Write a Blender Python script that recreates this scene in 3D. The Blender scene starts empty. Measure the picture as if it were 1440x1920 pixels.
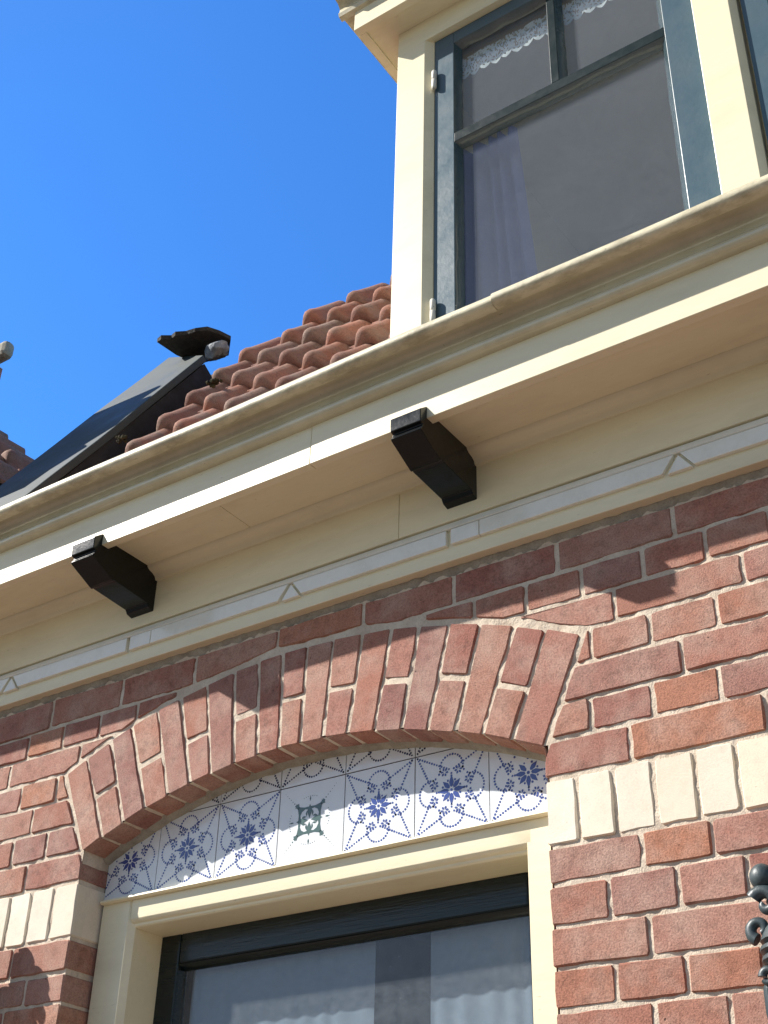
import bpy, math, random
from mathutils import Vector, Matrix, noise
random.seed(7)
S = bpy.context.scene
R = math.radians
ZO = 1.6                      # eye height above the pavement; all z below are written relative to the eye

# ------------------------------------------------------------------ camera
cam_d = bpy.data.cameras.new('camera')
cam = bpy.data.objects.new('camera', cam_d)
S.collection.objects.link(cam)
rx, ry, rz = (0.82232577, 0.56848933, 0.02449936), (-0.29076322, 0.45682231, -0.84069621), (-0.48911868, 0.68420264, 0.54095255)
m = Matrix(((rx[0], -ry[0], -rz[0]), (rx[1], -ry[1], -rz[1]), (rx[2], -ry[2], -rz[2]))).to_4x4()
m.translation = (0, -1.8, ZO)
cam.matrix_world = m
cam_d.sensor_fit = 'VERTICAL'
cam_d.sensor_height = 36
cam_d.lens = 2477.448 / 1920 * 36
cam_d.clip_start = .05
cam_d.clip_end = 500
S.camera = cam

# ------------------------------------------------------------------ light
SUN = Vector((-1.62, -1.0, 1.545)).normalized()        # towards the sun
w = bpy.data.worlds.new('World')
S.world = w
w.use_nodes = True
nt = w.node_tree
bg = nt.nodes['Background']
sky = nt.nodes.new('ShaderNodeTexSky')
sky.sky_type = 'NISHITA'
sky.sun_disc = False
sky.sun_elevation = math.asin(SUN.z)
sky.sun_rotation = math.atan2(SUN.x, SUN.y)
sky.air_density = 1.0
sky.dust_density = .15
sky.ozone_density = 3.0
sky.altitude = 0
hsv = nt.nodes.new('ShaderNodeHueSaturation')
hsv.inputs['Saturation'].default_value = 1.12
hsv.inputs['Value'].default_value = 1.15
nt.links.new(sky.outputs[0], hsv.inputs['Color'])
tint = nt.nodes.new('ShaderNodeMix'); tint.data_type = 'RGBA'; tint.blend_type = 'MULTIPLY'; tint.inputs[0].default_value = 1
tint.inputs[7].default_value = (.42, .79, 1.13, 1)
nt.links.new(hsv.outputs[0], tint.inputs[6])
# deep blue behind the house; front sky greyed and dimmed to cut the fill
tcw = nt.nodes.new('ShaderNodeTexCoord'); sep = nt.nodes.new('ShaderNodeSeparateXYZ'); mr = nt.nodes.new('ShaderNodeMapRange')
mr.interpolation_type = 'SMOOTHSTEP'; mr.inputs['From Min'].default_value = -.25; mr.inputs['From Max'].default_value = .42
pale = nt.nodes.new('ShaderNodeHueSaturation'); pale.inputs['Saturation'].default_value = .88; pale.inputs['Value'].default_value = .54
mx = nt.nodes.new('ShaderNodeMix'); mx.data_type = 'RGBA'
nt.links.new(tcw.outputs['Generated'], sep.inputs[0]); nt.links.new(sep.outputs['Y'], mr.inputs['Value'])
nt.links.new(sky.outputs[0], pale.inputs['Color']); nt.links.new(mr.outputs['Result'], mx.inputs[0])
nt.links.new(pale.outputs[0], mx.inputs[6]); nt.links.new(tint.outputs[2], mx.inputs[7])
nt.links.new(mx.outputs[2], bg.inputs['Color'])
bg.inputs['Strength'].default_value = .12
sl = bpy.data.lights.new('sun', 'SUN')
sl.energy = 4.6
sl.angle = R(.53)
sl.color = (1, .95, .88)
so = bpy.data.objects.new('sun', sl)
so.rotation_euler = (-SUN).to_track_quat('-Z', 'Y').to_euler()
so.location = (-6, -5, 8)
S.collection.objects.link(so)
S.view_settings.view_transform = 'Standard'
S.view_settings.look = 'None'
S.view_settings.gamma = 1
S.view_settings.exposure = .95
S.view_settings.use_curve_mapping = False

# ------------------------------------------------------------------ helpers
def obj(name, me, parent=None, label=None, cat=None, kind=None, group=None, loc=(0, 0, 0)):
    o = bpy.data.objects.new(name, me)
    S.collection.objects.link(o)
    o.location = loc
    if parent: o.parent = parent
    if label: o['label'] = label
    if cat: o['category'] = cat
    if kind: o['kind'] = kind
    if group: o['group'] = group
    return o

def wloc(o):
    v = Vector((0, 0, 0))
    while o:
        v += o.location; o = o.parent
    return v

class MB:
    """collects geometry in eye-relative coordinates; build() makes ONE mesh object"""
    def __init__(s): s.v = []; s.f = []; s.m = []
    def add(s, vs, fs, mi=0):
        b = len(s.v); s.v += [tuple(v) for v in vs]
        for f in fs: s.f.append([i + b for i in f]); s.m.append(mi)
    def box(s, x0, x1, y0, y1, z0, z1, mi=0):
        s.add([(x, y, z) for z in (z0, z1) for y in (y0, y1) for x in (x0, x1)],
              [(0, 2, 3, 1), (4, 5, 7, 6), (0, 1, 5, 4), (2, 6, 7, 3), (0, 4, 6, 2), (1, 3, 7, 5)], mi)
    def prism(s, poly, y0, y1, mi=0):            # poly in (x,z)
        n = len(poly)
        s.add([(x, y0, z) for x, z in poly] + [(x, y1, z) for x, z in poly],
              [tuple(range(n)), tuple(range(2 * n - 1, n - 1, -1))] + [(i, i + n, (i + 1) % n + n, (i + 1) % n) for i in range(n)], mi)
    def runx(s, poly, x0, x1, seg=.12, jit=.0005, sag=True, mi=0):  # profile in (y,z) drawn along x
        n = len(poly); k = max(1, int((x1 - x0) / seg)); vs = []; fs = []
        for j in range(k + 1):
            x = x0 + (x1 - x0) * j / k
            for i, (y, z) in enumerate(poly):
                a = noise.noise((x * 2.3, i * .15, 3.1)) * jit * 2 if sag else 0
                b = noise.noise((x * 1.7, i * .15, 9.7)) * jit * 2 if sag else 0
                vs.append((x, y + a, z + b))
        for j in range(k):
            for i in range(n):
                i2 = (i + 1) % n
                fs.append((j * n + i, j * n + i2, (j + 1) * n + i2, (j + 1) * n + i))
        fs += [tuple(range(n))[::-1], tuple(range(k * n, k * n + n))]
        s.add(vs, fs, mi)
    def runz(s, poly, z0, z1, mi=0):              # profile in (x,y) drawn along z
        n = len(poly)
        s.add([(x, y, z0) for x, y in poly] + [(x, y, z1) for x, y in poly],
              [tuple(range(n)), tuple(range(2 * n - 1, n - 1, -1))] + [(i, i + n, (i + 1) % n + n, (i + 1) % n) for i in range(n)], mi)
    def ball(s, c, r, nu=10, nv=7, sc=(1, 1, 1), mi=0):
        vs = [(c[0], c[1], c[2] - r * sc[2])]
        for j in range(1, nv):
            t = math.pi * j / nv
            for i in range(nu):
                a = 2 * math.pi * i / nu
                vs.append((c[0] + r * sc[0] * math.sin(t) * math.cos(a), c[1] + r * sc[1] * math.sin(t) * math.sin(a), c[2] - r * sc[2] * math.cos(t)))
        vs.append((c[0], c[1], c[2] + r * sc[2]))
        fs = [(0, 1 + (i + 1) % nu, 1 + i) for i in range(nu)]
        for j in range(nv - 2):
            for i in range(nu):
                a = 1 + j * nu
                fs.append((a + i, a + (i + 1) % nu, a + nu + (i + 1) % nu, a + nu + i))
        a = 1 + (nv - 2) * nu
        fs += [(a + i, a + (i + 1) % nu, len(vs) - 1) for i in range(nu)]
        s.add(vs, fs, mi)
    def tube(s, pts, rad, n=8, mi=0, closed=False):
        pts = [Vector(p) for p in pts]; k = len(pts); vs = []; fs = []
        up = Vector((0, 1, 0))
        for j, p in enumerate(pts):
            a = pts[(j - 1) % k] if (closed or j) else p
            b = pts[(j + 1) % k] if (closed or j < k - 1) else p
            t = (b - a).normalized()
            q = up if abs(t.dot(up)) < .9 else Vector((1, 0, 0))
            e1 = t.cross(q).normalized(); e2 = t.cross(e1).normalized()
            rr = rad[j] if isinstance(rad, (list, tuple)) else rad
            for i in range(n):
                g = 2 * math.pi * i / n
                vs.append(p + e1 * rr * math.cos(g) + e2 * rr * math.sin(g))
        for j in range(k if closed else k - 1):
            for i in range(n):
                j2 = (j + 1) % k
                fs.append((j * n + i, j2 * n + i, j2 * n + (i + 1) % n, j * n + (i + 1) % n))
        if not closed: fs += [tuple(range(n)), tuple(range((k - 1) * n, k * n))[::-1]]
        s.add(vs, fs, mi)
    def lathe(s, c, prof, n=16, mi=0):            # prof: (r, z)
        vs = [(c[0] + r * math.cos(2 * math.pi * i / n), c[1] + r * math.sin(2 * math.pi * i / n), c[2] + z) for r, z in prof for i in range(n)]
        k = len(prof)
        fs = [(j * n + i, j * n + (i + 1) % n, (j + 1) * n + (i + 1) % n, (j + 1) * n + i) for j in range(k - 1) for i in range(n)]
        fs += [tuple(range(n))[::-1], tuple(range((k - 1) * n, k * n))]
        s.add(vs, fs, mi)
    def build(s, name, mats, parent=None, smooth=None, bevel=0, flip=True, **kw):
        if not isinstance(mats, (list, tuple)): mats = [mats]
        off = wloc(parent) if parent else Vector((0, 0, 0))
        me = bpy.data.meshes.new(name)
        me.from_pydata([(x - off.x, y - off.y, z + ZO - off.z) for x, y, z in s.v], [], s.f)
        for mm in mats: me.materials.append(mm)
        me.polygons.foreach_set('material_index', s.m)
        if smooth is not None:
            me.polygons.foreach_set('use_smooth', [True] * len(s.f))
            me.set_sharp_from_angle(angle=R(smooth))
        if flip:
            import bmesh
            bm = bmesh.new(); bm.from_mesh(me)
            bmesh.ops.recalc_face_normals(bm, faces=bm.faces)
            bm.to_mesh(me); bm.free()
        me.update()
        o = obj(name, me, parent, **kw)
        if bevel:
            b = o.modifiers.new('bevel', 'BEVEL'); b.width = bevel; b.segments = 2; b.limit_method = 'ANGLE'; b.angle_limit = R(30)
        return o

# ------------------------------------------------------------------ materials
def nodes(name):
    mt = bpy.data.materials.new(name); mt.use_nodes = True
    t = mt.node_tree; p = t.nodes['Principled BSDF']
    return mt, t, p
def N(t, typ, **kw):
    n = t.nodes.new(typ)
    for k, v in kw.items():
        if k in n.inputs: n.inputs[k].default_value = v
        else: setattr(n, k, v)
    return n
def L(t, a, b): t.links.new(a, b)
def ramp(t, src, stops, interp='LINEAR'):
    r = N(t, 'ShaderNodeValToRGB'); r.color_ramp.interpolation = interp
    e = r.color_ramp.elements
    e[0].position, e[0].color = stops[0][0], (*stops[0][1], 1)
    e[1].position, e[1].color = stops[-1][0], (*stops[-1][1], 1)
    for p, c in stops[1:-1]:
        q = e.new(p); q.color = (*c, 1)
    L(t, src, r.inputs[0]); return r
def coords(t, rnd=True):
    tc = N(t, 'ShaderNodeTexCoord'); oi = N(t, 'ShaderNodeObjectInfo')
    ad = N(t, 'ShaderNodeVectorMath', operation='ADD')
    mu = N(t, 'ShaderNodeMath', operation='MULTIPLY'); mu.inputs[1].default_value = 37.0 if rnd else 0
    L(t, oi.outputs['Random'], mu.inputs[0]); L(t, tc.outputs['Object'], ad.inputs[0]); L(t, mu.outputs[0], ad.inputs[1])
    return ad.outputs[0], oi.outputs['Random'], tc
def mix(t, fac, a, b, mode='MIX'):
    x = N(t, 'ShaderNodeMix', data_type='RGBA', blend_type=mode)
    for i, v in ((0, fac), (6, a), (7, b)):
        if isinstance(v, bpy.types.NodeSocket): L(t, v, x.inputs[i])
        elif i == 0: x.inputs[0].default_value = v
        else: x.inputs[i].default_value = (*v, 1)
    return x.outputs[2]
def noi(t, vec, scale, detail=4, rough=.6):
    n = N(t, 'ShaderNodeTexNoise'); n.inputs['Scale'].default_value = scale; n.inputs['Detail'].default_value = detail; n.inputs['Roughness'].default_value = rough
    L(t, vec, n.inputs['Vector']); return n.outputs['Fac']
def bump(t, p, h, strength, dist, prev=None):
    b = N(t, 'ShaderNodeBump'); b.inputs['Strength'].default_value = strength; b.inputs['Distance'].default_value = dist
    L(t, h, b.inputs['Height'])
    if prev: L(t, prev, b.inputs['Normal'])
    L(t, b.outputs[0], p.inputs['Normal']); return b.outputs[0]

def g3(c, k): return tuple(min(1, v * k) for v in c)
def brick_mat(name, cols, bloom, speck, amt=.5, cl=.74, fl=.5, pk=.75, bs=1.0):
    mt, t, p = nodes(name)
    v, rnd, tc = coords(t)
    base = ramp(t, rnd, [(i / (len(cols) - 1), c) for i, c in enumerate(cols)]).outputs[0]
    n1 = noi(t, v, 14, 3); n2 = noi(t, v, 330, 4, .75); n3 = noi(t, v, 45, 4, .65)
    f1 = ramp(t, n1, [(.42, (0, 0, 0)), (.72, (amt,) * 3)]).outputs[0]
    c = mix(t, f1, base, bloom)
    f3 = ramp(t, n3, [(.3, (cl,) * 3), (.5, (1, 1, 1)), (.8, (1.0,) * 3)]).outputs[0]
    c = mix(t, 1.0, c, f3, 'MULTIPLY')
    f2 = ramp(t, n2, [(.34, (fl,) * 3), (.56, (1, 1, 1))]).outputs[0]
    c = mix(t, .8, c, f2, 'MULTIPLY')
    vo = N(t, 'ShaderNodeTexVoronoi'); vo.inputs['Scale'].default_value = 70; L(t, v, vo.inputs['Vector'])
    pit = ramp(t, vo.outputs['Distance'], [(.06, (0, 0, 0)), (.16, (1, 1, 1))]).outputs[0]
    sp = noi(t, v, 22, 2)
    spm = ramp(t, sp, [(.60, (0, 0, 0)), (.68, (1, 1, 1))]).outputs[0]
    pm = mix(t, spm, (1, 1, 1), pit)
    c = mix(t, pk, c, pm, 'MULTIPLY')
    L(t, c, p.inputs['Base Color']); p.inputs['Roughness'].default_value = .85; p.inputs['Specular IOR Level'].default_value = .3
    b = bump(t, p, n2, .85 * bs, .0017)
    b = bump(t, p, n3, .35 * bs, .0022, b)
    bump(t, p, pm, .4 * bs, .002, b)
    return mt
M_brick = brick_mat('red_brick', [(.38, .162, .115), (.43, .21, .15), (.33, .132, .103), (.46, .205, .125), (.41, .21, .16), (.31, .142, .118), (.44, .19, .13), (.39, .185, .145), (.45, .23, .17)], (.52, .36, .29), 0, .65)
M_cream_brick = brick_mat('cream_brick', [(.78, .69, .55), (.82, .75, .63), (.74, .65, .52), (.80, .70, .54)], (.66, .57, .45), 0, .5, .93, .9, .3, .35)

def stone_mat(name, a, b, scale=25, rough=.9, bs=.7, bd=.003, fine=260, lo=.35, hi=.65):
    mt, t, p = nodes(name); v, rnd, tc = coords(t)
    n1 = noi(t, v, scale, 4); n2 = noi(t, v, fine, 4, .7)
    c = ramp(t, n1, [(lo, a), (hi, b)]).outputs[0]
    f = ramp(t, n2, [(.25, (.6,) * 3), (.5, (1, 1, 1))]).outputs[0]
    c = mix(t, .7, c, f, 'MULTIPLY')
    L(t, c, p.inputs['Base Color']); p.inputs['Roughness'].default_value = rough; p.inputs['Specular IOR Level'].default_value = .25
    b_ = bump(t, p, n2, bs, bd); bump(t, p, n1, bs * .6, bd * 2, b_)
    return mt
M_mortar = stone_mat('lime_mortar', (.55, .45, .35), (.70, .60, .48), 30)
M_cement = stone_mat('grey_cement', (.30, .27, .22), (.42, .38, .31), 30)
M_grout = stone_mat('dark_grout', (.05, .05, .06), (.09, .09, .10), 60)

def paint_mat(name, col, rough=.35, dirt=None, damt=.35, dscale=9, var=.05, wob=.25, coat=.0, dlo=.5, dhi=.75, stretch=(1, 1, 1), peel=None):
    mt, t, p = nodes(name); v, rnd, tc = coords(t, False)
    mp = N(t, 'ShaderNodeMapping'); mp.inputs['Scale'].default_value = stretch; L(t, v, mp.inputs[0]); v = mp.outputs[0]
    n1 = noi(t, v, dscale, 5, .65); n2 = noi(t, v, 70, 3); n3 = noi(t, v, 420, 3)
    c = mix(t, n2, g3(col, 1 - var), g3(col, 1 + var))
    if dirt:
        f = ramp(t, n1, [(dlo, (0, 0, 0)), (dhi, (damt,) * 3)]).outputs[0]
        c = mix(t, f, c, dirt)
        fl = noi(t, v, 130, 2); ff = ramp(t, fl, [(.70, (0, 0, 0)), (.76, (damt * 1.1,) * 3)]).outputs[0]
        c = mix(t, ff, c, g3(dirt, .5))
    L(t, c, p.inputs['Base Color'])
    rr = ramp(t, n1, [(.3, (rough * .8,) * 3), (.7, (min(1, rough * 1.3),) * 3)]).outputs[0]
    L(t, rr, p.inputs['Roughness'])
    p.inputs['Coat Weight'].default_value = coat; p.inputs['Coat Roughness'].default_value = .08
    b = bump(t, p, n2, wob, .0012); bump(t, p, n3, .12, .0006, b)
    return mt
CR = (.80, .72, .50)
M_cream = paint_mat('cream_gloss_paint', CR, .36, (.38, .30, .17), .30, 5, wob=.22, coat=.15, stretch=(.35, 1.3, 1.3))
M_cream_dirty = paint_mat('weathered_cream_paint', (.66, .60, .42), .42, (.22, .18, .10), .6, 16, wob=.5, coat=.1, dlo=.42, dhi=.66, stretch=(1, 2, 2))
M_cream_mould = paint_mat('soiled_cream_paint', (.64, .585, .41), .2, (.28, .24, .13), .38, 8, wob=.25, coat=.8, dlo=.4, dhi=.7)
M_batten = paint_mat('white_gloss_paint', (.80, .79, .70), .22, (.45, .40, .28), .25, 12, wob=.3, coat=.8)
M_black = paint_mat('black_green_gloss_paint', (.005, .011, .011), .24, None, wob=.7, coat=.2, stretch=(.2, 3, 3))
M_black.node_tree.nodes['Principled BSDF'].inputs['Specular IOR Level'].default_value = .3
M_corbel = paint_mat('black_gloss_paint', (.003, .0055, .0062), .2, (.012, .009, .008), 0.3, 20, wob=.3, coat=.06)
M_corbel.node_tree.nodes['Principled BSDF'].inputs['Specular IOR Level'].default_value = .3
M_faded = paint_mat('faded_blue_green_paint', (.055, .098, .122), .36, (.03, .055, .065), .4, 12, wob=.35, coat=.12)
M_putty = paint_mat('painted_putty', (.050, .085, .10), .22, (.02, .04, .05), .5, 30, wob=.8, coat=.8)
M_verge = paint_mat('slate_green_paint', (.030, .042, .040), .6, (.075, .08, .07), .6, 4, wob=.3)
M_bar = paint_mat('dark_green_glazing_bar_paint', (.010, .020, .022), .4, (.035, .055, .055), .2, 25, wob=.5, coat=0)
M_bar.node_tree.nodes['Principled BSDF'].inputs['Specular IOR Level'].default_value = .12
M_white_hinge = paint_mat('white_hinge_paint', (.62, .60, .52), .5, (.2, .2, .16), .5, 60)
M_side_shade = paint_mat('shaded_side_paint', (.010, .010, .011), .7, (.02, .018, .015), .5, 20)  # tone stands in for shade on the side of the verge board
M_zinc = paint_mat('dull_zinc', (.22, .23, .24), .6, (.10, .10, .10), .5, 20)
M_slate = stone_mat('old_slate', (.025, .025, .024), (.07, .065, .055), 18, .8, 1, .006, 90)
M_flash = stone_mat('crumpled_flashing', (.16, .18, .21), (.34, .37, .41), 40, .6, 1, .006, 90)
M_rooftile = brick_mat('clay_roof_tile', [(.31, .145, .10), (.39, .18, .125), (.25, .13, .10), (.43, .20, .14), (.32, .19, .15), (.27, .17, .135)], (.30, .23, .19), 0, .8)
M_moss = stone_mat('dry_moss', (.02, .018, .01), (.07, .06, .03), 60, 1, 1, .005, 200)
M_iron = paint_mat('dark_grey_iron', (.035, .05, .055), .4, (.10, .13, .14), .5, 30, wob=.6)
M_iron_light = paint_mat('pale_grey_iron', (.40, .44, .45), .4, (.2, .22, .22), .5, 30, wob=.4)
M_wood_in = paint_mat('beige_inner_board', (.50, .42, .30), .5)
M_room = paint_mat('grey_room_paint', (.58, .56, .54), .8)
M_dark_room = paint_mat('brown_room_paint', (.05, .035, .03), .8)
M_pave = stone_mat('brick_paving', (.15, .10, .075), (.22, .16, .12), 6)
M_road = stone_mat('asphalt', (.05, .05, .05), (.08, .075, .07), 6)

def glaze_mat(name, col, rough=.12):
    mt, t, p = nodes(name); v, rnd, tc = coords(t)
    n = noi(t, v, 40, 2); c = mix(t, n, g3(col, .93), g3(col, 1.03)); L(t, c, p.inputs['Base Color'])
    p.inputs['Roughness'].default_value = rough; p.inputs['Coat Weight'].default_value = .3; p.inputs['Coat Roughness'].default_value = .05
    bump(t, p, noi(t, v, 25, 2), .15, .001)
    return mt
M_glaze = glaze_mat('white_glaze', (.76, .78, .80))
M_blue = glaze_mat('blue_print', (.06, .09, .29))
M_navy = glaze_mat('navy_print', (.03, .04, .10))
M_green = glaze_mat('green_print', (.09, .14, .13))

def cloth_mat(name, col, trans=.4, scale=900):
    mt, t, p = nodes(name); v, rnd, tc = coords(t, False)
    t.nodes.remove(p); out = t.nodes['Material Output']
    n = noi(t, v, 60, 3); c = mix(t, n, g3(col, .88), g3(col, 1.08))
    d = N(t, 'ShaderNodeBsdfDiffuse'); tr = N(t, 'ShaderNodeBsdfTranslucent'); ms = N(t, 'ShaderNodeMixShader'); ms.inputs[0].default_value = trans
    L(t, c, d.inputs[0]); L(t, c, tr.inputs[0]); L(t, d.outputs[0], ms.inputs[1]); L(t, tr.outputs[0], ms.inputs[2]); L(t, ms.outputs[0], out.inputs[0])
    return mt
M_net = cloth_mat('pale_blue_net', (.36, .41, .52))
M_drape = cloth_mat('mauve_drape', (.28, .29, .52), .4)
M_lace = cloth_mat('white_lace', (.85, .87, .90), .3)

def glass_mat(name, dust, dcol, dsc=30, lo=.5, hi=1.5):
    mt, t, p = nodes(name); v, rnd, tc = coords(t, False)
    t.nodes.remove(p); out = t.nodes['Material Output']
    tr = N(t, 'ShaderNodeBsdfTransparent'); gl = N(t, 'ShaderNodeBsdfGlossy'); gl.inputs['Roughness'].default_value = .01
    tr.inputs[0].default_value = (.92, .95, .94, 1)
    fr = N(t, 'ShaderNodeFresnel'); fr.inputs[0].default_value = 1.62
    ms = N(t, 'ShaderNodeMixShader'); ge = N(t, 'ShaderNodeNewGeometry'); inv = N(t, 'ShaderNodeMath', operation='SUBTRACT'); inv.inputs[0].default_value = 1; L(t, ge.outputs['Backfacing'], inv.inputs[1])
    mf = N(t, 'ShaderNodeMath', operation='MULTIPLY'); L(t, fr.outputs[0], mf.inputs[0]); L(t, inv.outputs[0], mf.inputs[1]); L(t, mf.outputs[0], ms.inputs[0]); L(t, tr.outputs[0], ms.inputs[1]); L(t, gl.outputs[0], ms.inputs[2])
    b = N(t, 'ShaderNodeBump'); b.inputs['Strength'].default_value = .06; b.inputs['Distance'].default_value = .01; L(t, noi(t, v, 5, 1), b.inputs['Height']); L(t, b.outputs[0], gl.inputs['Normal'])
    di = N(t, 'ShaderNodeBsdfDiffuse'); di.inputs[0].default_value = (*dcol, 1)
    n1 = noi(t, v, dsc, 6, .75); n2 = noi(t, v, 6, 3); n3 = noi(t, v, 330, 2)
    f = ramp(t, n1, [(.3, (dust * lo,) * 3), (.75, (dust * hi,) * 3)]).outputs[0]
    f = mix(t, 1., f, ramp(t, n2, [(.3, (.9,) * 3), (.7, (1.1,) * 3)]).outputs[0], 'MULTIPLY')
    sp = ramp(t, n3, [(.73, (0, 0, 0)), (.77, (.5,) * 3)]).outputs[0]
    f = mix(t, 1., f, sp, 'ADD')
    m2 = N(t, 'ShaderNodeMixShader'); L(t, f, m2.inputs[0]); L(t, ms.outputs[0], m2.inputs[1]); L(t, di.outputs[0], m2.inputs[2]); L(t, m2.outputs[0], out.inputs[0])
    return mt
M_glass = glass_mat('dusty_window_glass', .06, (.55, .60, .68), 40)
M_glass_up = glass_mat('dirty_attic_glass', .075, (.46, .49, .57), 45, .82, 1.15)

# ------------------------------------------------------------------ ground
b = MB(); b.box(-30, 30, -40, -2.6, -1.74, -1.72); b.build('ground', M_road, kind='structure')
b = MB(); b.box(-30, 30, -2.596, -.03, -1.72, -1.60); b.build('pavement', M_pave, kind='structure', bevel=.01)

# ------------------------------------------------------------------ the house
house = obj('brick_house', None, label='red brick house front with white cornice on black corbels, attic dormer and arched window', cat='house', loc=(-1.487, 0, 0))
CX, CZ, R1, R2 = -1.487, -.27, 1.24, 1.443
XL, XR = -2.012, -.953                         # jambs of the window opening
def arcz(x, r): return CZ + math.sqrt(max(0, r * r - (x - CX) ** 2))
BEDL = [1.1597, 1.1018, 1.0409, .9805, .9193, .8573, .7961, .6842, .6194, .5632, .502, .441, .380, .319, .258, .197]
BEDR = [1.1695, 1.1068, 1.0460, .9837, .92, .8593, .7933, .6822, .6239, .5576, .4952, .4363, .375, .314, .253, .192]
def bed(k, x):
    if k < 0: return 1.2325
    if k > 15: return .194 - (k - 15) * .0612
    t = (x + 2.35) / 1.85
    t = max(-.2, min(1.3, t))
    return BEDL[k] * (1 - t) + BEDR[k] * t
INX = [-2.012, -1.9619, -1.9077, -1.852, -1.793, -1.7366, -1.6847, -1.626, -1.5691, -1.5152, -1.4662, -1.4117, -1.3554, -1.2955, -1.2368, -1.1797, -1.1245, -1.0691, -1.0119, -.955]
EXX = [-2.0988, -2.0426, -1.9775, -1.9203, -1.8496, -1.788, -1.7176, -1.6462, -1.5832, -1.5235, -1.4618, -1.398, -1.3291, -1.2616, -1.2006, -1.1345, -1.0688, -1.0003, -.9393, -.8752]
IN = [(x, arcz(x, R1)) for x in INX]; EX = [(x, arcz(x, R2)) for x in EXX]

def clip(poly, px, pz, nx, nz):                # keep the side where (p-P).n >= 0
    out = []
    for i in range(len(poly)):
        a, b_ = poly[i], poly[(i + 1) % len(poly)]
        da = (a[0] - px) * nx + (a[1] - pz) * nz; db = (b_[0] - px) * nx + (b_[1] - pz) * nz
        if da >= 0: out.append(a)
        if da * db < 0:
            t = da / (da - db); out.append((a[0] + (b_[0] - a[0]) * t, a[1] + (b_[1] - a[1]) * t))
    return out
def inset_lines(poly, d):                      # inset a convex CCW polygon
    out = list(poly)
    for i in range(len(poly)):
        a, b_ = poly[i], poly[(i + 1) % len(poly)]
        dx, dz = b_[0] - a[0], b_[1] - a[1]; l = math.hypot(dx, dz)
        if l < 1e-5: continue
        nx, nz = -dz / l, dx / l
        out = clip(out, a[0] + nx * d, a[1] + nz * d, nx, nz)
        if len(out) < 3: return []
    return out
def area(p): return .5 * sum(p[i][0] * p[(i + 1) % len(p)][1] - p[(i + 1) % len(p)][0] * p[i][1] for i in range(len(p)))

def brick_geo(mb, poly, depth=.075, seg=.034, yf=0., mi=0, keep=(), rough=1.0):
    if len(poly) < 3: return False
    if area(poly) < 0: poly = poly[::-1]
    if area(poly) < .00035: return False
    q = []
    n = len(poly)
    for i in range(n):                          # cut the corners a little, divide the edges
        a, b_ = Vector(poly[i]), Vector(poly[(i + 1) % n]); l = (b_ - a).length
        if l < .006: q.append((a + b_) / 2); continue
        c = min(.005, l * .2) * random.uniform(.5, 1.1)
        t = (b_ - a) / l; k = max(1, round(l / seg)); nn = Vector((-t.y, t.x))
        for j in range(k + 1):
            s_ = c + (l - 2 * c) * j / k
            q.append(a + t * s_ + nn * random.uniform(-.0006, .0013) * rough)
    n = len(q)
    cxx = sum(v.x for v in q) / n; czz = sum(v.y for v in q) / n
    def ring(d):
        r = []
        for i in range(n):
            t = q[(i + 1) % n] - q[i - 1]
            if t.length < 1e-6: t = Vector((1, 0))
            t.normalize(); r.append(q[i] + Vector((-t.y, t.x)) * d * random.uniform(.6, 1.5))
        return r
    ty, tz = random.uniform(-.006, .006), random.uniform(-.012, .012)
    o_ = yf + random.uniform(-.0016, .0010)
    f = lambda v: o_ + (v.x - cxx) * ty + (v.y - czz) * tz
    r0 = ring(.0021)
    vs = [(v.x, f(v), v.y) for v in r0] + [(v.x, f(v) + .0040, v.y) for v in q] + [(v.x, yf + depth, v.y) for v in q]
    fs = [tuple(range(n))]
    for k in (0, n):
        fs += [(k + i, k + n + i, k + n + (i + 1) % n, k + (i + 1) % n) for i in range(n)]
    mb.add(vs, fs, mi)
    return True

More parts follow.
